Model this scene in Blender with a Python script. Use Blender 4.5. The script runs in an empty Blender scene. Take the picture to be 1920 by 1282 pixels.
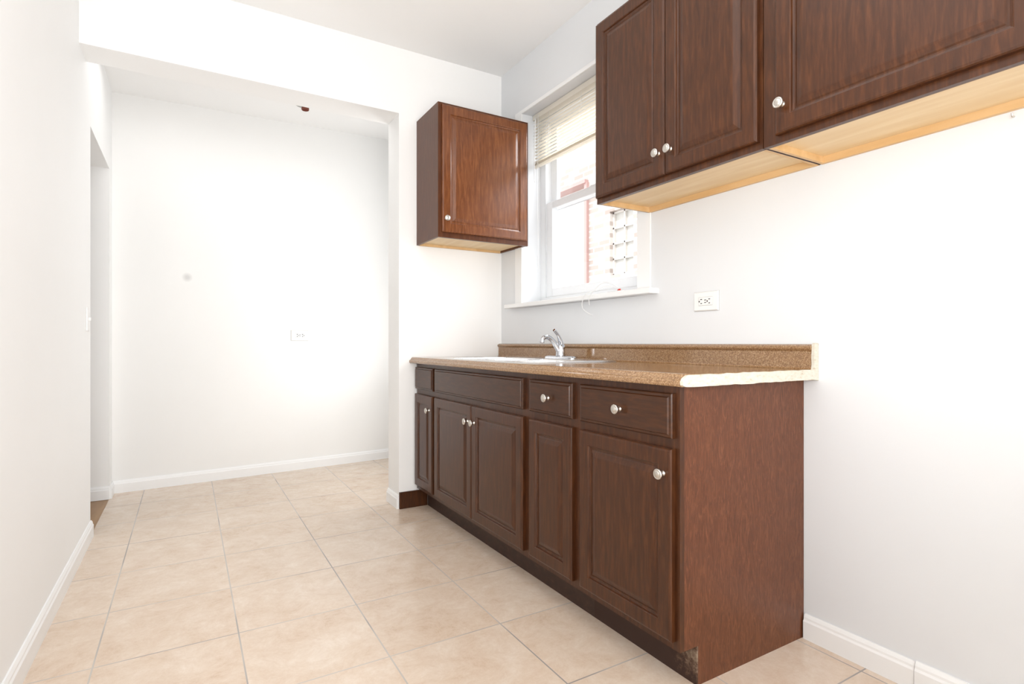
import bpy, bmesh, math, random
from mathutils import Vector, Matrix
random.seed(3)
C = bpy.context.scene
C.view_settings.view_transform = 'Standard'
V = Vector

# ------------------------------------------------------------ materials
def srgb(r, g, b):
    f = lambda c: (c/255/12.92) if c/255 <= .04045 else ((c/255+.055)/1.055)**2.4
    return (f(r), f(g), f(b), 1)

def mat(name, col, rough=.5, metal=0., spec=.5, coat=0.):
    m = bpy.data.materials.new(name); m.use_nodes = True
    b = m.node_tree.nodes['Principled BSDF']
    b.inputs['Base Color'].default_value = col
    b.inputs['Roughness'].default_value = rough
    b.inputs['Metallic'].default_value = metal
    b.inputs['Specular IOR Level'].default_value = spec
    b.inputs['Coat Weight'].default_value = coat
    return m

def noisy(name, stops, scale=(5, 5, 5), nscale=1., detail=6, rough=.5, bump=0., spec=.5, metal=0., dist=0., world=False, coat=0., nr=.5):
    m = mat(name, stops[0][1], rough, metal, spec, coat)
    nt = m.node_tree; N = nt.nodes; L = nt.links; b = N['Principled BSDF']
    mp = N.new('ShaderNodeMapping'); mp.inputs['Scale'].default_value = scale
    mp.inputs['Location'].default_value = (3.37, 7.13, 1.71)
    if world:
        g = N.new('ShaderNodeNewGeometry'); src = g.outputs['Position']
    else:
        t = N.new('ShaderNodeTexCoord'); src = t.outputs['Object']
    L.new(src, mp.inputs[0])
    n = N.new('ShaderNodeTexNoise'); n.inputs['Scale'].default_value = nscale
    n.inputs['Detail'].default_value = detail; n.inputs['Distortion'].default_value = dist; n.inputs['Roughness'].default_value = nr
    L.new(mp.outputs[0], n.inputs['Vector'])
    r = N.new('ShaderNodeValToRGB'); L.new(n.outputs['Fac'], r.inputs[0])
    e = r.color_ramp.elements
    e[0].position, e[0].color = stops[0]; e[1].position, e[1].color = stops[-1]
    for p, c in stops[1:-1]:
        x = e.new(p); x.color = c
    L.new(r.outputs[0], b.inputs['Base Color'])
    if bump:
        bp = N.new('ShaderNodeBump'); bp.inputs['Strength'].default_value = bump
        bp.inputs['Distance'].default_value = .002
        L.new(n.outputs['Fac'], bp.inputs['Height']); L.new(bp.outputs[0], b.inputs['Normal'])
    return m

wood = noisy('stained_wood', [(.25, srgb(50, 26, 12)), (.5, srgb(68, 37, 18)), (.75, srgb(90, 52, 27))], (28, 28, 3), 3, 8, .3, 0, .4, dist=.4, world=True, nr=.62)
wood_h = noisy('stained_wood_drawer', [(.25, srgb(48, 25, 12)), (.5, srgb(63, 35, 17)), (.75, srgb(82, 47, 25))], (28, 4, 28), 3, 8, .3, 0, .4, dist=.4, world=True, nr=.62)
wood_red = noisy('stained_wood_end_panel', [(.3, srgb(76, 41, 23)), (.5, srgb(95, 54, 32)), (.7, srgb(120, 74, 47))], (24, 24, 4), 3, 10, .34, 0, .38, dist=2.4, world=True, nr=.7)
wood_kick = noisy('scuffed_kick', [(.35, srgb(50, 30, 21)), (.62, srgb(60, 37, 26)), (.8, srgb(80, 56, 42))], (8, 8, 14), 3, 8, .6, .1)
# toe kick chipped only close to its free corner
kick2 = mat('chipped_kick', (.05, .03, .02, 1), .7)
nt = kick2.node_tree; N = nt.nodes; L = nt.links
g = N.new('ShaderNodeNewGeometry'); d = N.new('ShaderNodeVectorMath'); d.operation = 'DISTANCE'; d.inputs[1].default_value = (1.28, 1.115, .09)
L.new(g.outputs['Position'], d.inputs[0])
mr = N.new('ShaderNodeMapRange'); mr.inputs['From Min'].default_value = .01; mr.inputs['From Max'].default_value = .13
mr.inputs['To Min'].default_value = .18; mr.inputs['To Max'].default_value = -.14; L.new(d.outputs['Value'], mr.inputs['Value'])
n = N.new('ShaderNodeTexNoise'); n.inputs['Scale'].default_value = 60; n.inputs['Detail'].default_value = 12; n.inputs['Roughness'].default_value = .8
L.new(g.outputs['Position'], n.inputs['Vector'])
ad = N.new('ShaderNodeMath'); L.new(n.outputs['Fac'], ad.inputs[0]); L.new(mr.outputs[0], ad.inputs[1])
r = N.new('ShaderNodeValToRGB'); L.new(ad.outputs[0], r.inputs[0]); e = r.color_ramp.elements
e[0].position = .50; e[0].color = srgb(54, 32, 22); e[1].position = .78; e[1].color = srgb(150, 132, 112)
x = e.new(.6); x.color = srgb(92, 68, 52); L.new(r.outputs[0], N['Principled BSDF'].inputs['Base Color'])

maple = noisy('maple_veneer', [(.3, srgb(222, 192, 146)), (.55, srgb(228, 202, 160)), (.75, srgb(235, 212, 174))], (30, 3, 30), 1, 6, .45, 0, .4, dist=.4)
maple_edge = noisy('maple_edge', [(.3, srgb(206, 166, 114)), (.7, srgb(219, 184, 136))], (30, 3, 30), 1, 6, .5)
lamin = noisy('granite_laminate', [(.34, srgb(94, 64, 39)), (.46, srgb(136, 101, 67)), (.54, srgb(160, 125, 88)), (.68, srgb(198, 167, 131))], (60, 60, 60), 4, 14, .1, 0, .9, nr=.72)
raw = noisy('raw_particle_edge', [(.30, srgb(168, 150, 124)), (.41, srgb(208, 201, 186)), (.6, srgb(216, 213, 203))], (30, 30, 60), 2.2, 12, .9, 1., .2, nr=.75)
wallm = noisy('painted_wall', [(.3, (.885, .885, .878, 1)), (.7, (.908, .907, .90, 1))], (1.5, 1.5, 1.5), 1, 4, .55, 0, .25, world=True)
wallc = noisy('painted_wall_cool_cast', [(.3, (.745, .763, .783, 1)), (.7, (.77, .787, .805, 1))], (1.5, 1.5, 1.5), 1, 4, .5, 0, .25, world=True)  # cool cast of the mixed light put into the white wall's colour
ceilm = mat('painted_ceiling', (.925, .924, .917, 1), .7, 0, .2)
trimw = mat('white_gloss_trim', (.88, .885, .885, 1), .3)
vinyl = mat('white_vinyl', (.84, .86, .88, 1), .35)
plastic = mat('white_plastic', (.86, .86, .85, 1), .3)
dark = mat('dark_slot', (.02, .02, .02, 1), .6)
nickel = mat('satin_nickel', (.68, .65, .60, 1), .28, 1)
chrome = mat('chrome', (.62, .64, .68, 1), .08, 1)
steel = mat('stainless_steel', (.72, .72, .72, 1), .25, 1)
redm = mat('red_plastic', srgb(205, 60, 45), .4)
bakelite = mat('brown_socket', srgb(126, 62, 44), .35)
hallw = noisy('oak_floor', [(.3, srgb(140, 104, 66)), (.7, srgb(170, 132, 90))], (20, 2, 20), 1, 6, .4, world=True)
slatm = mat('blind_slat', srgb(243, 239, 231), .45)
nt = slatm.node_tree; N = nt.nodes; L = nt.links
tl = N.new('ShaderNodeBsdfTranslucent'); tl.inputs[0].default_value = srgb(246, 241, 231)
ms = N.new('ShaderNodeMixShader'); ms.inputs[0].default_value = .45
L.new(N['Principled BSDF'].outputs[0], ms.inputs[1]); L.new(tl.outputs[0], ms.inputs[2]); L.new(ms.outputs[0], N['Material Output'].inputs[0])

# far wall with a grey smudge
farm = noisy('painted_wall_with_smudge', [(.3, (.85, .85, .84, 1)), (.7, (.875, .874, .864, 1))], (1.5, 1.5, 1.5), 1, 4, .55, 0, .25, world=True)
nt = farm.node_tree; N = nt.nodes; L = nt.links
g = N.new('ShaderNodeNewGeometry'); d = N.new('ShaderNodeVectorMath'); d.operation = 'DISTANCE'
d.inputs[1].default_value = (0.0, 4.54, 1.467); L.new(g.outputs['Position'], d.inputs[0])
mr = N.new('ShaderNodeMapRange'); mr.inputs['From Min'].default_value = .010; mr.inputs['From Max'].default_value = .036
mr.inputs['To Min'].default_value = .38; mr.inputs['To Max'].default_value = 0
L.new(d.outputs['Value'], mr.inputs['Value'])
mx = N.new('ShaderNodeMixRGB'); mx.inputs[2].default_value = (.3, .3, .3, 1)
L.new(mr.outputs[0], mx.inputs[0]); src = N['Principled BSDF'].inputs['Base Color'].links[0].from_socket
L.new(src, mx.inputs[1]); L.new(mx.outputs[0], N['Principled BSDF'].inputs['Base Color'])

# floor tiles
tile = mat('ceramic_tile', (.7, .6, .5, 1), .2)
nt = tile.node_tree; N = nt.nodes; L = nt.links; b = N['Principled BSDF']
g = N.new('ShaderNodeNewGeometry')
mp = N.new('ShaderNodeMapping'); mp.inputs['Location'].default_value = (.251+.404*8, -2.92+.404*16, 0)
L.new(g.outputs['Position'], mp.inputs[0])
br = N.new('ShaderNodeTexBrick'); br.offset = 0; br.squash = 1
br.inputs['Scale'].default_value = 1; br.inputs['Brick Width'].default_value = .404; br.inputs['Row Height'].default_value = .404
br.inputs['Mortar Size'].default_value = .003; br.inputs['Mortar Smooth'].default_value = .5
br.inputs['Color1'].default_value = (.40, .40, .40, 1); br.inputs['Color2'].default_value = (.60, .60, .60, 1)
L.new(mp.outputs[0], br.inputs['Vector'])
vm = N.new('ShaderNodeVectorMath'); vm.operation = 'MULTIPLY_ADD'; vm.inputs[1].default_value = (9, 9, 9)
L.new(br.outputs['Color'], vm.inputs[0]); L.new(g.outputs['Position'], vm.inputs[2])
n1 = N.new('ShaderNodeTexNoise'); n1.inputs['Scale'].default_value = 8; n1.inputs['Detail'].default_value = 15; n1.inputs['Roughness'].default_value = .84
n1.inputs['Distortion'].default_value = .3
L.new(vm.outputs[0], n1.inputs['Vector'])
ad = N.new('ShaderNodeMixRGB'); ad.inputs[0].default_value = .2
L.new(n1.outputs['Fac'], ad.inputs[1]); L.new(br.outputs['Color'], ad.inputs[2])
r = N.new('ShaderNodeValToRGB'); L.new(ad.outputs[0], r.inputs[0]); e = r.color_ramp.elements
e[0].position = .34; e[0].color = srgb(196, 169, 147); e[1].position = .66; e[1].color = srgb(230, 217, 203)
x = e.new(.44); x.color = srgb(212, 190, 169)
x = e.new(.54); x.color = srgb(220, 202, 184)
n2 = N.new('ShaderNodeTexNoise'); n2.inputs['Scale'].default_value = 2.5; L.new(g.outputs['Position'], n2.inputs['Vector'])
gr = N.new('ShaderNodeValToRGB'); L.new(n2.outputs['Fac'], gr.inputs[0])
gr.color_ramp.elements[0].position = .36; gr.color_ramp.elements[0].color = srgb(154, 149, 145)
gr.color_ramp.elements[1].position = .54; gr.color_ramp.elements[1].color = srgb(193, 186, 179)
m2 = N.new('ShaderNodeMixRGB'); L.new(br.outputs['Fac'], m2.inputs[0]); L.new(r.outputs[0], m2.inputs[1])
L.new(gr.outputs[0], m2.inputs[2]); L.new(m2.outputs[0], b.inputs['Base Color'])
bp = N.new('ShaderNodeBump'); bp.inputs['Strength'].default_value = .12; bp.inputs['Distance'].default_value = .002; bp.invert = True
L.new(br.outputs['Fac'], bp.inputs['Height']); L.new(bp.outputs[0], b.inputs['Normal'])

# exterior brick
brick = mat('pale_brick', (.7, .6, .5, 1), .8)
nt = brick.node_tree; N = nt.nodes; L = nt.links
g = N.new('ShaderNodeNewGeometry'); sp = N.new('ShaderNodeSeparateXYZ'); cb = N.new('ShaderNodeCombineXYZ')
L.new(g.outputs['Position'], sp.inputs[0]); L.new(sp.outputs[1], cb.inputs[0]); L.new(sp.outputs[2], cb.inputs[1])
bk = N.new('ShaderNodeTexBrick'); bk.inputs['Scale'].default_value = 1; bk.inputs['Brick Width'].default_value = .2
bk.inputs['Row Height'].default_value = .07; bk.inputs['Mortar Size'].default_value = .01
bk.inputs['Color1'].default_value = srgb(188, 178, 170); bk.inputs['Color2'].default_value = srgb(156, 144, 136)
bk.inputs['Mortar'].default_value = srgb(202, 196, 190)
L.new(cb.outputs[0], bk.inputs['Vector']); L.new(bk.outputs['Color'], N['Principled BSDF'].inputs['Base Color'])

glass = bpy.data.materials.new('window_glass'); glass.use_nodes = True
nt = glass.node_tree; N = nt.nodes; L = nt.links; N.remove(N['Principled BSDF'])
tr = N.new('ShaderNodeBsdfTransparent'); gl = N.new('ShaderNodeBsdfGlossy'); gl.inputs['Roughness'].default_value = .02
ms = N.new('ShaderNodeMixShader'); ms.inputs[0].default_value = .05
L.new(tr.outputs[0], ms.inputs[1]); L.new(gl.outputs[0], ms.inputs[2]); L.new(ms.outputs[0], N['Material Output'].inputs[0])

# ------------------------------------------------------------ builders
WO = {}
def empty(name, origin, label=None, cat=None, **kw):
    o = bpy.data.objects.new(name, None); o.empty_display_size = .1
    C.collection.objects.link(o); o.location = origin; WO[o.name] = V(origin)
    if label: o['label'] = label
    if cat: o['category'] = cat
    for k, v in kw.items(): o[k] = v
    return o

class M:
    def __init__(s): s.v = []; s.f = []; s.mi = []; s.sm = []
    def add(s, vs, fs, mi=0, smooth=False):
        k = len(s.v); s.v += [V(p) for p in vs]
        for f in fs: s.f.append([i+k for i in f]); s.mi.append(mi); s.sm.append(smooth)
        return s
    def box(s, x0, x1, y0, y1, z0, z1, mi=0):
        vs = [(x, y, z) for x in (x0, x1) for y in (y0, y1) for z in (z0, z1)]
        return s.add(vs, [(0, 1, 3, 2), (4, 6, 7, 5), (0, 4, 5, 1), (2, 3, 7, 6), (0, 2, 6, 4), (1, 5, 7, 3)], mi)
    def prism(s, poly, fn, lo, hi, mi=0, smooth=False, cap=True):
        n = len(poly)
        vs = [fn(a, b, lo) for a, b in poly]+[fn(a, b, hi) for a, b in poly]
        fs = [(i, (i+1) % n, (i+1) % n+n, i+n) for i in range(n)]
        s.add(vs, fs, mi, smooth)
        if cap: s.add(vs, [list(range(n))[::-1], list(range(n, 2*n))], mi)
        return s
    def rings(s, rs, mi=0, smooth=False, cap=True):
        n = len(rs[0]); vs = [p for r in rs for p in r]; fs = []
        for k in range(len(rs)-1):
            for i in range(n):
                j = (i+1) % n; fs.append((k*n+i, k*n+j, (k+1)*n+j, (k+1)*n+i))
        s.add(vs, fs, mi, smooth)
        if cap: s.add(rs[0], [list(range(n))], mi); s.add(rs[-1], [list(range(n))], mi)
        return s
    def lathe(s, prof, o, ax, n=28, mi=0):
        ax = V(ax).normalized(); t = V((0, 0, 1)) if abs(ax.z) < .9 else V((1, 0, 0))
        u = ax.cross(t).normalized(); w = ax.cross(u); o = V(o)
        rs = [[o+ax*c+(u*math.cos(2*math.pi*i/n)+w*math.sin(2*math.pi*i/n))*max(r, 1e-4) for i in range(n)] for r, c in prof]
        return s.rings(rs, mi, True)
    def tube(s, pts, rad, n=12, mi=0, sub=6):
        P = [V(p) for p in pts]; R = rad if isinstance(rad, list) else [rad]*len(P)
        Q = []; RR = []
        for i in range(len(P)-1):
            p0 = P[max(i-1, 0)]; p1 = P[i]; p2 = P[i+1]; p3 = P[min(i+2, len(P)-1)]
            for k in range(sub):
                t = k/sub
                Q.append(.5*((2*p1)+(p2-p0)*t+(2*p0-5*p1+4*p2-p3)*t*t+(3*p1-p0-3*p2+p3)*t**3)); RR.append(R[i]*(1-t)+R[i+1]*t)
        Q.append(P[-1]); RR.append(R[-1])
        rs = []; u = None
        for i, q in enumerate(Q):
            d = (Q[min(i+1, len(Q)-1)]-Q[max(i-1, 0)]).normalized()
            if u is None:
                u = d.cross(V((0.3, 1, .2))).normalized()
            u = (u-d*u.dot(d)).normalized(); w = d.cross(u)
            rs.append([q+(u*math.cos(2*math.pi*j/n)+w*math.sin(2*math.pi*j/n))*RR[i] for j in range(n)])
        return s.rings(rs, mi, True)
    def make(s, name, mats, parent=None, origin=None, bevel=0, label=None, cat=None, weld=True, **kw):
        if origin is None:
            origin = V([sum((min(p[i] for p in s.v), max(p[i] for p in s.v)))/2 for i in range(3)])
            origin.z = min(p.z for p in s.v)
        origin = V(origin)
        me = bpy.data.meshes.new(name)
        me.from_pydata([p-origin for p in s.v], [], s.f)
        for m_ in (mats if isinstance(mats, list) else [mats]): me.materials.append(m_)
        for p, mi, sm in zip(me.polygons, s.mi, s.sm): p.material_index = mi; p.use_smooth = sm
        bm = bmesh.new(); bm.from_mesh(me)
        if weld: bmesh.ops.remove_doubles(bm, verts=bm.verts, dist=1e-6)
        bmesh.ops.recalc_face_normals(bm, faces=bm.faces); bm.to_mesh(me); bm.free()
        o = bpy.data.objects.new(name, me); C.collection.objects.link(o); WO[o.name] = origin
        if parent: o.parent = parent; o.location = origin-WO[parent.name]
        else: o.location = origin
        if bevel:
            b = o.modifiers.new('bevel', 'BEVEL'); b.width = bevel; b.segments = 2; b.limit_method = 'ANGLE'; b.angle_limit = math.radians(50)
        if label: o['label'] = label
        if cat: o['category'] = cat
        for k, v in kw.items(): o[k] = v
        return o

S = dict(kind='structure')
# ------------------------------------------------------------ room shell
RX = 1.81; LX = -.43; YB = -3.2
def far_y(x): return 4.498+.0887*(x+.43)
M().box(LX, RX+.25, YB, 4.95, -.1, 0).make('floor', tile, label='beige ceramic tile floor with grey grout', **S)
M().box(-1.7, LX, 2.6, 4.9, -.1, -.002).make('floor_hall', hallw, label='worn oak wood floor in the adjoining hall', **S)
M().box(-1.9, RX+.25, YB, 3.3, 2.78, 2.9).make('ceiling', ceilm, label='flat white painted ceiling', **S)
def cz(x): return 2.67+.0515*(x+.43)
M().add([(x, y, cz(x)+dz) for x in (-1.9, 2.06) for y in (3.31, 4.95) for dz in (0, .3)],
        [(0, 1, 3, 2), (4, 6, 7, 5), (0, 4, 5, 1), (2, 3, 7, 6), (0, 2, 6, 4), (1, 5, 7, 3)]).make('ceiling_alcove', ceilm, label='white ceiling of the back room', **S)
WY0, WY1, WZ0, WZ1 = 1.905, 2.93, 1.22, 2.435
m = M()
for a in [(YB, WY0, 0, 2.9), (WY1, 4.95, 0, 2.9), (WY0, WY1, 0, WZ0), (WY0, WY1, WZ1, 2.9)]:
    m.box(RX, RX+.25, *a)
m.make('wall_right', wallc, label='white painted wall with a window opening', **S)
m = M()
for a in [(YB, 3.55, 0, 2.9), (3.55, 4.35, 2.12, 2.9), (4.35, 4.95, 0, 2.9)]:
    m.box(LX-.2, LX, *a)
m.make('wall_left', wallm, label='white painted wall with a doorway', **S)
m = M(); m.box(-1.9, LX-.2, 4.35, 4.5, 0, 2.9); m.box(-1.9, LX-.2, 2.5, 2.6, 0, 2.9); m.box(-2.0, -1.9, 2.5, 4.5, 0, 2.9)
m.make('wall_hall', wallm, label='white painted walls of the hall', **S)
m = M(); m.box(1.10, RX, 3.2, 3.4, 0, 2.9); m.box(LX, 1.10, 3.2, 3.4, 2.387, 2.9)
m.make('wall_partition', wallm, label='white partition wall with wide opening and header beam', **S)
m = M(); m.prism([(LX, far_y(LX)), (RX, far_y(RX)), (RX, 4.95), (LX, 4.95)], lambda a, b, c: (a, b, c), 0, 2.9)
m.make('wall_far', farm, label='white painted far wall with a small grey smudge', **S)
m = M().box(LX-.2, RX+.25, YB-.12, YB, 0, 2.9); m.make('wall_back', wallm, label='white painted wall', **S)

def base_prof(t=.014, h=.082): return [(0, 0), (t, 0), (t, h*.72), (t*.75, h*.8), (t*.7, h*.88), (t*.35, h), (0, h)]
m = M().prism(base_prof(), lambda a, b, c: (RX-a, c, b), .7705, 1.10)
m.make('baseboard_right', trimw, label='white moulded baseboard', **S)
m = M().prism(base_prof(.016, .085), lambda a, b, c: (RX-a, c, b), YB, .769).make('baseboard_right_near', trimw, label='white moulded baseboard piece', **S)
m = M().prism(base_prof(.014, .085), lambda a, b, c: (LX+a, c, b), YB, 3.55); m.prism(base_prof(), lambda a, b, c: (LX+a, c, b), 4.35, far_y(LX))
m.make('baseboard_left', trimw, label='white moulded baseboard', **S)
m = M().prism(base_prof(), lambda a, b, c: (c, far_y(c)-a, b), LX, RX)
m.make('baseboard_far', trimw, label='white moulded baseboard', **S)
m = M().prism(base_prof(), lambda a, b, c: (c, 4.35-a, b), LX-1.2, LX).make('baseboard_hall', trimw, label='white moulded baseboard', **S)
m = M().prism(base_prof(), lambda a, b, c: (1.10-a, c, b), 3.2, 3.4)
m.make('baseboard_partition', trimw, label='white baseboard at the end of the partition', **S)
M().box(1.10, 1.279, 3.187, 3.2, 0, .1).make('trim_1', wood, bevel=.001, label='dark brown wooden base strip', **S)

# ------------------------------------------------------------ doors / knobs
def panel(m, o, a, out, w, h, t, prof, mi=0):
    o = V(o); a = V(a); out = V(out); up = V((0, 0, 1)); rs = []
    for ins, c in prof:
        rs.append([o+a*sx*(w/2-ins)+up*(h/2+sz*(h/2-ins))+out*c for sx, sz in ((-1, -1), (1, -1), (1, 1), (-1, 1))])
    m.rings(rs, mi)
T = .02
RAISED = [(0, 0), (0, T-.006), (.003, T-.002), (.008, T), (.048, T), (.051, T-.002), (.053, T-.007), (.058, T-.009), (.062, T-.009), (.066, T-.0065), (.082, T-.0015), (.086, T-.001)]
SLAB = [(0, 0), (0, T-.008), (.003, T-.005), (.010, T-.004), (.013, T)]
def knob(parent, p, out, r=.0158):
    k = r/.0165
    pr = [(.009, 0), (.009, .002), (.0062, .004), (.0055, .012), (.0075, .016), (.014, .0185), (.0165, .021), (.0168, .0235), (.0155, .026), (.0128, .0272), (.0115, .0262), (.0105, .0262), (.0095, .0275), (.005, .0285), (0, .0288)]
    return M().lathe([(a*k, c*k) for a, c in pr], p, out).make('knob', nickel, parent, origin=p, label='round satin nickel knob')
def front_x(cab, name, y0, y1, z0, z1, xf, kn=None, prof=RAISED, mt=None):
    """door or drawer facing -X"""
    m = M(); panel(m, (xf, (y0+y1)/2, z0), (0, 1, 0), (-1, 0, 0), y1-y0, z1-z0, T, prof)
    o = m.make(name, mt or wood, cab, origin=(xf, (y0+y1)/2, z0))
    if kn: knob(o, V((xf-T, kn[0], kn[1])), (-1, 0, 0))
    return o

FX = 1.21
XZ = lambda a, b, c: (a, c, b)
def base_unit(y0, y1, label, endpanel=False):
    e = empty('base_cabinet', (1.51, (y0+y1)/2, 0), label, 'cabinet')
    side = [(FX+.018, .115), (FX+.018, .876), (RX-.002, .876), (RX-.002, 0), (1.285, 0), (1.285, .115)]
    m = M()
    for k, (a, b) in enumerate(((y0, y0+.016), (y1-.016, y1))):
        if endpanel and k == 0: continue
        m.prism(side, XZ, a, b)
    m.box(FX, FX+.018, y0, y1, .115, .876)
    m.box(FX+.018, RX-.002, y0+.016, y1-.016, .115, .13)
    m.box(RX-.012, RX-.002, y0+.016, y1-.016, .13, .876)
    m.make('body', wood, e, weld=False)
    if endpanel:
        M().prism(side, XZ, y0, y0+.016).make('end_panel', wood_red, e, label='reddish brown veneered end panel')
    M().box(1.28, 1.285, y0, y1, 0, .115).make('toe_kick', kick2 if endpanel else wood_kick, e, label='dark toe kick with a chipped corner' if endpanel else 'scuffed dark toe kick')
    return e
DT, DB = .855, .725
c1 = base_unit(1.105, 1.572, 'dark brown base cabinet with one drawer and reddish end panel', True)
front_x(c1, 'drawer', 1.122, 1.55, DB, DT, FX, (1.336, .79), SLAB, wood_h)
front_x(c1, 'door', 1.122, 1.55, .14, .695, FX, (1.150, .622))
c2 = base_unit(1.572, 1.908, 'narrow dark brown base cabinet with small drawer, between wider ones')
front_x(c2, 'drawer', 1.596, 1.884, DB, DT, FX, (1.74, .79), SLAB, wood_h)
front_x(c2, 'door', 1.596, 1.884, .14, .695, FX)
c3 = base_unit(1.908, 2.888, 'wide dark brown sink base cabinet with two doors')
front_x(c3, 'false_drawer_front', 1.934, 2.876, DB, DT, FX, None, SLAB, wood_h)
front_x(c3, 'door', 1.934, 2.403, .14, .695, FX, (2.37, .615))
front_x(c3, 'door', 2.407, 2.876, .14, .695, FX, (2.44, .615))
c4 = base_unit(2.888, 3.186, 'narrow dark brown base cabinet against the partition wall')
front_x(c4, 'drawer', 2.905, 3.178, DB, DT, FX, None, SLAB, wood_h)
front_x(c4, 'door', 2.905, 3.178, .14, .695, FX, (2.94, .615))

# ------------------------------------------------------------ countertop
CY0, CY1 = 1.064, 3.197
CT = .912
def arc(cx, cz_, r, a0, a1, n): return [(cx+r*math.cos(math.radians(a0+(a1-a0)*i/n)), cz_+r*math.sin(math.radians(a0+(a1-a0)*i/n))) for i in range(n+1)]
nose = [(1.174, .8785), (1.167, .8795), (1.164, .884), (1.164, .893), (1.168, .8975), (1.172, .899), (1.174, .903)]+arc(1.187, CT-.0075, .0105, 165, 90, 5)
nose += [(1.205, CT+.001)]
front_poly = nose+[(1.236, CT), (1.236, .8765)]
cove = [(1.776, CT)]+arc(1.776, CT+.010, .010, 270, 350, 4)+[(1.787, .972)]+arc(1.786, .984, .008, 240, 110, 6)+[(1.792, .996), (1.808, .996), (1.808, .8765)]
back_poly = [(1.615, .8765), (1.615, CT)]+cove
full_poly = nose+cove
e = empty('countertop', (1.49, 2.13, .8765), 'brown granite-look laminate countertop with backsplash, unfinished end', 'countertop')
m = M()
m.prism(full_poly, XZ, CY0, 1.995); m.prism(full_poly, XZ, 2.795, CY1)
m.prism(front_poly, XZ, 1.995, 2.795); m.prism(back_poly, XZ, 1.995, 2.795)
wt = m.make('worktop', lamin, e, label='brown speckled laminate worktop')
# rough broken outline for the unfinished end
top = [(1.186+.595*i/24, CT+.0005+random.uniform(-.0022, .0010)) for i in range(25)]
bot = [(1.80-.61*i/22, .8785+random.uniform(-.0014, .0014)) for i in range(23)]
ends = [(1.178, .8795), (1.166, .884), (1.165, .893), (1.171, .903)]+top+[(1.785, .93), (1.7835, .955), (1.786, .98), (1.785, .998), (1.797, 1.0), (1.809, .999), (1.809, .8745)]+bot
M().prism(ends, XZ, CY0-.010, CY0).make('end_strip', raw, e, label='raw cream unfinished end strip')

# sink
e = empty('sink', (1.48, 2.395, CT), 'stainless steel double bowl drop-in sink in the countertop', 'sink')
xs = [1.225, 1.255, 1.60, 1.735]; ys = [1.985, 2.02, 2.38, 2.41, 2.77, 2.805]; zt = CT+.006
m = M(); bowls = {(1, 1), (1, 3)}
for i in range(3):
    for j in range(5):
        x0, x1, y0, y1 = xs[i], xs[i+1], ys[j], ys[j+1]
        if (i, j) in bowls:
            q = lambda ins, z: [(x0+ins, y0+ins, z), (x1-ins, y0+ins, z), (x1-ins, y1-ins, z), (x0+ins, y1-ins, z)]
            m.rings([q(0, zt), q(.004, zt-.006), q(.012, zt-.15), q(.03, zt-.165)], cap=False)
            m.add(q(.03, zt-.165), [(0, 1, 2, 3)])
            m.lathe([(.04, .001), (.038, .003), (.03, .001), (0, .001)], ((x0+x1)/2, (y0+y1)/2, zt-.165), (0, 0, 1))
        else:
            m.add([(x0, y0, zt), (x1, y0, zt), (x1, y1, zt), (x0, y1, zt)], [(0, 1, 2, 3)])
R_ = lambda ins, z: [(xs[0]+ins, ys[0]+ins, z), (xs[-1]-ins, ys[0]+ins, z), (xs[-1]-ins, ys[-1]-ins, z), (xs[0]+ins, ys[-1]-ins, z)]
m.rings([R_(0, zt), R_(-.006, zt-.002), R_(-.007, CT+.001)], cap=False)
m.make('basin', steel, e)

# faucet
fx, fy, fz = 1.685, 2.35, zt
e = empty('faucet', (fx, fy, fz), 'chrome single-lever kitchen faucet on the sink deck', 'faucet')
m = M(); pl = []
for i in range(32):
    t = 2*math.pi*i/32; a = math.cos(t); b_ = math.sin(t)
    pl.append((.027*b_, (.098 if a > 0 else -.098)+.027*a))
def R2(s_, z): return [(fx+p[0]*s_, fy+p[1]*(1-(1-s_)*.27), z) for p in pl]
# the plate outline is relative, so shift it to the deck position
m.rings([R2(1, fz), R2(1, fz+.007), R2(.9, fz+.012), R2(.6, fz+.015)], smooth=False)
m.make('base_plate', chrome, e)
m = M(); m.lathe([(.027, .012), (.025, .02), (.0235, .045), (.0245, .060), (.023, .068), (.017, .076), (0, .08)], (fx, fy, fz), (0, 0, 1)); m.make('valve_body', chrome, e)
m = M(); m.tube([(fx-.005, fy, fz+.035), (fx-.030, fy, fz+.070), (fx-.054, fy, fz+.098), (fx-.078, fy, fz+.112), (fx-.100, fy, fz+.112), (fx-.113, fy, fz+.101), (fx-.116, fy, fz+.084)], [.016, .0145, .0125, .0115, .011, .011, .0125], 16)
m.make('spout', chrome, e)
m = M(); m.tube([(fx+.004, fy, fz+.07), (fx-.004, fy-.004, fz+.095), (fx-.024, fy-.010, fz+.125), (fx-.052, fy-.016, fz+.150)], [.017, .0125, .0085, .008], 14)
m.make('lever', chrome, e)

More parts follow.
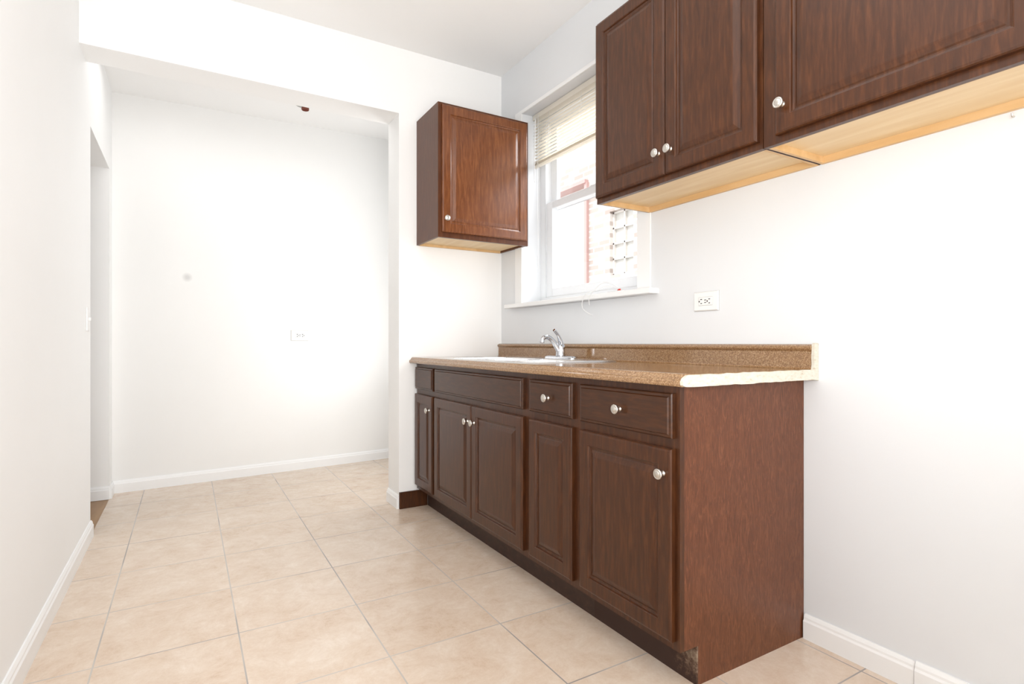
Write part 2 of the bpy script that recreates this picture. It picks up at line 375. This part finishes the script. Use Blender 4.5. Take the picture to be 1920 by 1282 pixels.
# ------------------------------------------------------------ wall cabinets
WZ_B, WZ_T = 1.59, 2.357
def wall_unit_x(y0, y1, xf, label):
    e = empty('wall_cabinet', ((xf+RX)/2, (y0+y1)/2, WZ_B), label, 'cabinet')
    m = M(); xb = RX-.001; t = .014
    m.box(xf, xf+.018, y0, y1, WZ_B, WZ_T)
    m.box(xf+.018, xb, y1-.003, y1, WZ_B+.001, WZ_T); m.box(xf+.018, xb, y0, y0+.003, WZ_B+.001, WZ_T)
    m.box(xf+.018, xb-.014, y1-t, y1-.003, WZ_B+.001, WZ_T, 2); m.box(xf+.018, xb-.014, y0+.003, y0+t, WZ_B+.001, WZ_T, 2)
    m.box(xf+.018, xb, y0+t, y1-t, WZ_T-.015, WZ_T)
    m.box(xf+.018, xb-.014, y0+t, y1-t, WZ_B+.022, WZ_B+.034, 1)
    m.box(xb-.014, xb, y0+.003, y1-.003, WZ_B, WZ_T-.015, 2)
    m.box(xf+.018, xf+.030, y0+t, y1-t, WZ_B+.004, WZ_B+.022, 2)
    m.make('body', [wood, maple, maple_edge], e, weld=False)
    return e
UF = 1.505
a = wall_unit_x(1.048, 1.832, UF, 'dark brown two-door wall cabinet with maple underside beside the window')
front_x(a, 'door', 1.433, 1.822, 1.611, 2.342, UF, (1.458, 1.692))
front_x(a, 'door', 1.058, 1.429, 1.611, 2.342, UF, (1.400, 1.692))
b = wall_unit_x(.385, 1.045, UF, 'dark brown wall cabinet with one wide door and maple underside')
front_x(b, 'door', .405, .998, 1.611, 2.342, UF, (.972, 1.692))
# corner cabinet facing -Y
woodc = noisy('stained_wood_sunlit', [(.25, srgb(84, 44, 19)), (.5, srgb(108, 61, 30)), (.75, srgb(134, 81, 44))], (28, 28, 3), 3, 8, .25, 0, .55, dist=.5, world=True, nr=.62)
x0, x1, yf, yb = 1.212, RX-.002, 2.865, 3.199
e = empty('wall_cabinet', ((x0+x1)/2, (yf+yb)/2, WZ_B), 'small dark brown single-door wall cabinet in the corner by the window', 'cabinet')
m = M(); t = .014; ZB = 1.597
m.box(x0, x1, yf, yf+.018, ZB, WZ_T)
m.box(x0, x0+t, yf+.018, yb, ZB+.002, WZ_T); m.box(x1-t, x1, yf+.018, yb, ZB+.002, WZ_T)
m.box(x0+t, x1-t, yf+.018, yb, WZ_T-.015, WZ_T)
m.box(x0+t, x1-t, yf+.018, yb-.014, ZB+.014, ZB+.026, 1)
m.box(x0+t, x1-t, yb-.014, yb, ZB, WZ_T-.015, 2)
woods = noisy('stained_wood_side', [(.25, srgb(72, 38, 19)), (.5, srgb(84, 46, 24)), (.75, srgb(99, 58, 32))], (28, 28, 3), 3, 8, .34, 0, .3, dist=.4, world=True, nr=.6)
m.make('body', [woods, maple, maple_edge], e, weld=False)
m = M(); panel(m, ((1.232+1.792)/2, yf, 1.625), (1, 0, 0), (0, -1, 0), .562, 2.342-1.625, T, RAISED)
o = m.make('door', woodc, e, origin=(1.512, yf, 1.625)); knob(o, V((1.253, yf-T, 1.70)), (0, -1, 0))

# ------------------------------------------------------------ window
e = empty('window_1', (1.98, 2.42, WZ0), 'white vinyl double-hung window above the counter', None, kind='structure')
m = M(); X0, X1 = 1.945, 2.03; z0 = 1.247
m.box(X0, X1, WY0, 1.955, z0, WZ1); m.box(X0, X1, 2.875, WY1, z0, WZ1)
m.box(X0, X1, 1.955, 2.875, z0, 1.287); m.box(X0, X1, 1.955, 2.875, 2.395, WZ1)
m.make('frame', vinyl, e, bevel=.003)
def sash(xa, xb, za, zb, rb, rt):
    s = M(); s.box(xa, xb, 1.956, 2.02, za, zb); s.box(xa, xb, 2.812, 2.874, za, zb)
    s.box(xa, xb, 2.02, 2.812, za, za+rb); s.box(xa, xb, 2.02, 2.812, zb-rt, zb)
    o = s.make('sash', vinyl, e, bevel=.003)
    xm = (xa+xb)/2
    M().box(xm-.003, xm+.003, 2.02, 2.812, za+rb, zb-rt).make('glass_pane', glass, o)
sash(1.953, 1.983, 1.288, 1.878, .052, .042)
sash(1.987, 2.015, 1.838, 2.394, .04, .04)
M().box(1.957, 1.969, 2.35, 2.45, 1.879, 1.889).make('sash_lock', vinyl, e, bevel=.002)
# sill & casings
M().box(1.757, 1.944, 1.775, 3.075, 1.221, 1.246).make('trim_2', trimw, bevel=.004, label='white painted window sill', **S)
m = M(); m.box(RX-.008, RX, 1.82, WY0, 1.247, WZ1+.022); m.box(RX-.008, RX, WY1, 3.01, 1.247, WZ1+.022); m.box(RX-.008, RX, WY0, WY1, WZ1, WZ1+.022)
m.make('trim_3', trimw, bevel=.002, label='thin white window casing', **S)

# blind
e = empty('window_blind', (1.90, 2.42, 2.1), 'cream horizontal slat blind pulled partway up the window', 'blind')
M().box(1.875, 1.905, 1.925, 2.915, 2.398, 2.43).make('headrail', slatm, e, bevel=.002)
m = M()
def slat(z, ang, y0=1.93, y1=2.91, w=.0125):
    c, s_ = math.cos(ang)*w, math.sin(ang)*w; P = []
    for k in range(5):
        f = (k-2)/2; bow = .0015*(1-f*f)
        P.append((1.89+f*c+bow*math.sin(ang), z+f*s_+bow))
    P += [(p[0], p[1]-.0006) for p in P[::-1]]
    m.prism(P, XZ, y0, y1)
z = 2.384
while z > 2.135: slat(z, .08); z -= .0205
for k in range(3): slat(2.117+.0045*k, 0)
m.make('slats', slatm, e)
M().box(1.880, 1.900, 1.93, 2.91, 2.098, 2.112).make('bottom_rail', slatm, e, bevel=.003)
for y in (2.1, 2.42, 2.74): M().tube([(1.876, y, 2.40), (1.876, y, 2.10)], .0009, 6, sub=1).make('ladder_cord', plastic, e)
M().tube([(1.868, 2.84, 2.41), (1.868, 2.845, 1.95), (1.870, 2.84, 1.46)], .0012, 6).make('lift_cord', plastic, e)
M().tube([(1.866, 2.87, 2.40), (1.863, 2.875, 2.10), (1.864, 2.872, 2.0)], .003, 8).make('tilt_wand', plastic, e)

# wire on the sill
wirem = mat('white_wire', (.76, .76, .76, 1), .4)
m = M(); m.tube([(1.80, 2.02, 1.262), (1.79, 2.10, 1.280), (1.775, 2.17, 1.266), (1.754, 2.22, 1.252), (1.748, 2.245, 1.215), (1.752, 2.25, 1.18), (1.766, 2.225, 1.155), (1.78, 2.20, 1.14)], .0019, 8)
m.tube([(1.80, 2.02, 1.262), (1.77, 2.05, 1.29), (1.765, 2.11, 1.295), (1.755, 2.16, 1.262), (1.748, 2.19, 1.23), (1.75, 2.19, 1.19)], .0018, 8)
m.tube([(1.80, 2.02, 1.258), (1.79, 1.98, 1.250), (1.77, 2.0, 1.249), (1.775, 2.08, 1.249)], .0019, 8)
e = empty('electrical_wire', (1.80, 2.04, 1.246), 'loose white electrical wire lying over the window sill', 'wire')
m.make('cable', wirem, e)
M().lathe([(.006, 0), (.0055, .011), (.004, .018), (0, .020)], (1.80, 2.03, 1.256), (-.2, -1, .1)).make('wire_connector', redm, e, label='red twist connector')

# ------------------------------------------------------------ outlets, switch
gapm = mat('gap_grey', (.42, .42, .42, 1))
platem = mat('ivory_plate', (.90, .90, .89, 1), .3)
def outlet(o, a, out, label, w=.122, h=.078, pm=None, k=1.):
    o = V(o); a = V(a).normalized(); out = V(out).normalized(); up = V((0, 0, 1))
    e = empty('wall_outlet', o, label, 'outlet')
    def blk(m, ca, cb, ww, hh, c0, c1, ins=.0, mi=0):
        f = lambda i, c: [o+a*(ca+sx*(ww/2-i))+up*(cb+sz*(hh/2-i))+out*c for sx, sz in ((-1, -1), (1, -1), (1, 1), (-1, 1))]
        m.rings([f(0, c0), f(0, c1-ins), f(ins, c1)], mi)
    gk = .002*k
    m = M(); blk(m, 0, 0, w+gk, h+gk, 0, .0015); m.make('plate_gap_outline', gapm, e, origin=o)  # thin grey sheet drawn as the gap outline around the plate
    m = M(); blk(m, 0, 0, w, h, .0015, .007, .004); m.make('plate', pm or plastic, e, origin=o)
    m = M(); blk(m, 0, 0, .067+gk, .033+gk, .007, .0072); m.make('receptacle_gap', gapm, e, origin=o)
    m = M(); blk(m, 0, 0, .067, .033, .0072, .0085, .001)
    m.make('receptacle', plastic, e, origin=o)
    m = M()
    for s_ in (-1, 1):
        blk(m, s_*.020, .008, .009, .0032*k, .0085, .0088); blk(m, s_*.020, -.008, .0080, .0032*k, .0085, .0088)
        blk(m, s_*.020+.010, 0, .005, .006, .0085, .0088)
    blk(m, 0, .005, .010, .003, .0085, .0088); blk(m, 0, -.005, .010, .003, .0085, .0088)
    m.make('slots', dark, e, origin=o)
outlet((RX, 1.513, 1.169), (0, 1, 0), (-1, 0, 0), 'white horizontal double wall outlet above the counter')
fx2 = .768; nn = V((.0887, -1, 0)).normalized()
outlet((fx2, far_y(fx2), 1.06), (1, .0887, 0), nn, 'white horizontal wall outlet on the far wall', .132, .08, platem, 1.6)
e = empty('light_switch', (LX, 3.44, 1.12), 'white toggle light switch plate beside the doorway', 'switch')
M().box(LX, LX+.006, 3.405, 3.475, 1.06, 1.175).make('plate', plastic, e, bevel=.002)
M().box(LX+.006, LX+.016, 3.436, 3.444, 1.112, 1.128).make('toggle', plastic, e, bevel=.001)
# small wall hook
M().tube([(RX, .552, 1.575), (RX-.012, .552, 1.573), (RX-.016, .552, 1.581)], .002, 8).make('wall_hook', nickel, label='tiny metal hook screwed into the wall', cat='hook')

# ceiling lamp holder
lx, ly = .72, 4.15; lz = cz(lx)
e = empty('ceiling_lamp_holder', (lx, ly, lz), 'bare round ceiling lamp holder without bulb', 'lamp holder')
M().lathe([(.070, -.003), (.070, .014), (.054, .026), (.038, .030), (.036, .034), (0.030, .034)], (lx, ly, lz), (0, 0, -1)).make('base', mat('aged_metal_plate', (.42, .42, .40, 1), .3, .5), e)
M().lathe([(.024, .032), (.027, .052), (.024, .058), (.020, .040), (0, .040)], (lx+.01, ly, lz), (0, 0, -1)).make('socket', bakelite, e, label='reddish brown socket')

# ------------------------------------------------------------ neighbouring building
e = empty('neighboring_building', (4.4, 5.5, -1), 'pale brick building with red trim outside the window', 'building')
m = M(); BX = 4.3
for a in [(2.0, 4.60, -1, 6), (5.0, 5.42, -1, 6), (4.60, 5.0, -1, 1.80), (4.60, 5.0, 2.55, 6), (5.42, 6.0, 3.02, 6)]: m.box(BX, BX+.2, *a)
m.make('brick_wall', brick, e)
siding = mat('pale_siding', srgb(206, 201, 194), .7)
m = M(); m.box(BX+.1, BX+.3, 5.42, 9, -1, 6); m.make('porch_wall', siding, e)
m = M(); m.box(BX+.05, BX+.1, 5.75, 6.35, 1.5, 1.56); m.box(BX+.05, BX+.1, 5.75, 5.81, 1.56, 2.3); m.box(BX+.05, BX+.1, 6.29, 6.35, 1.56, 2.3); m.box(BX+.05, BX+.1, 5.75, 6.35, 2.3, 2.36)
m.make('porch_window_frame', vinyl, e)
redt = mat('red_trim', srgb(174, 142, 137), .6)
m = M(); m.box(BX-.04, BX+.04, 5.39, 5.44, -1, 3.0); m.box(BX-.06, BX+.1, 5.40, 6.3, 2.99, 3.03)
m.make('red_trim', redt, e)
m = M()
for k in range(3): m.box(BX+.05, BX+.08, 4.60+.19*k, 4.62+.19*k, 1.80, 2.55)
for k in range(5): m.box(BX+.05, BX+.08, 4.60, 5.0, 1.80+.182*k, 1.82+.182*k)
m.make('window_frame', siding, e)
M().box(BX+.08, BX+.1, 4.6, 5.0, 1.8, 2.55).make('window_pane', mat('frosted_pane', srgb(190, 188, 182), .5), e)
M().box(2.06, 9, -3, 12, -1.1, -1).make('ground', mat('concrete', (.5, .5, .48, 1), .9), label='pale concrete ground between the buildings', **S)

# ------------------------------------------------------------ lights
def area(name, loc, target, sx, sy, p, col=(1, 1, 1)):
    l = bpy.data.lights.new(name, 'AREA'); l.shape = 'RECTANGLE'; l.size = sx; l.size_y = sy; l.energy = p; l.color = col
    o = bpy.data.objects.new(name, l); C.collection.objects.link(o); o.location = loc
    o.rotation_euler = (V(target)-V(loc)).to_track_quat('-Z', 'Y').to_euler(); return o
area('fill_behind', (.69, YB+.1, 1.45), (.69, 1.6, 1.45), 2.1, 2.4, 70, (1, .997, .99))  # soft fill added behind the camera; no window opens there
area('ceiling_fill', (.1, 1.0, 2.7), (-.1, 1.0, 0), 1.0, 3.4, 12, (1, .997, .99))  # fill panel added under the ceiling to even out the walls; no fixture
area('upward_fill', (.1, 0, 1.1), (.3, 1.8, 2.78), .9, .9, 37, (1, .999, .995))  # fill added near the camera, aimed up to brighten the grey ceiling
area('alcove_daylight', (1.78, 3.8, 1.3), (-.4, 3.7, 1.3), .7, 2.2, 7.5, (1, .997, .985))
area('alcove_overhead_fill', (.3, 3.75, 2.62), (.3, 3.7, 0), 1.3, .5, 3.4)  # fill added overhead in the back room, apart from the bare lamp holder
area('alcove_low_fill', (1.5, 3.8, .6), (.3, 3.8, 2.7), .3, .3, 4.5)  # small fill added low in the back room, aimed upward; no lamp stands there
sun = bpy.data.lights.new('sun', 'SUN'); sun.energy = 3.3; sun.angle = .02
so = bpy.data.objects.new('sun', sun); C.collection.objects.link(so); so.rotation_euler = V((.7, .25, -.9)).to_track_quat('-Z', 'Y').to_euler()
w = bpy.data.worlds.new('sky'); C.world = w; w.use_nodes = True
w.node_tree.nodes['Background'].inputs[0].default_value = (.95, .97, 1, 1); w.node_tree.nodes['Background'].inputs[1].default_value = 3.0
area('window_skylight', (2.75, 2.42, 2.75), (1.2, 2.42, 1.3), 1.2, .7, 40, (.97, .985, 1))

# ------------------------------------------------------------ camera
cd = bpy.data.cameras.new('camera'); co = bpy.data.objects.new('camera', cd); C.collection.objects.link(co)
co.location = (0, 0, 1.0); co.rotation_euler = (math.radians(90), 0, math.radians(-30.6))
cd.sensor_width = 36; cd.lens = 36*1030/1920; cd.shift_y = 2/1920; cd.clip_start = .02
C.camera = co
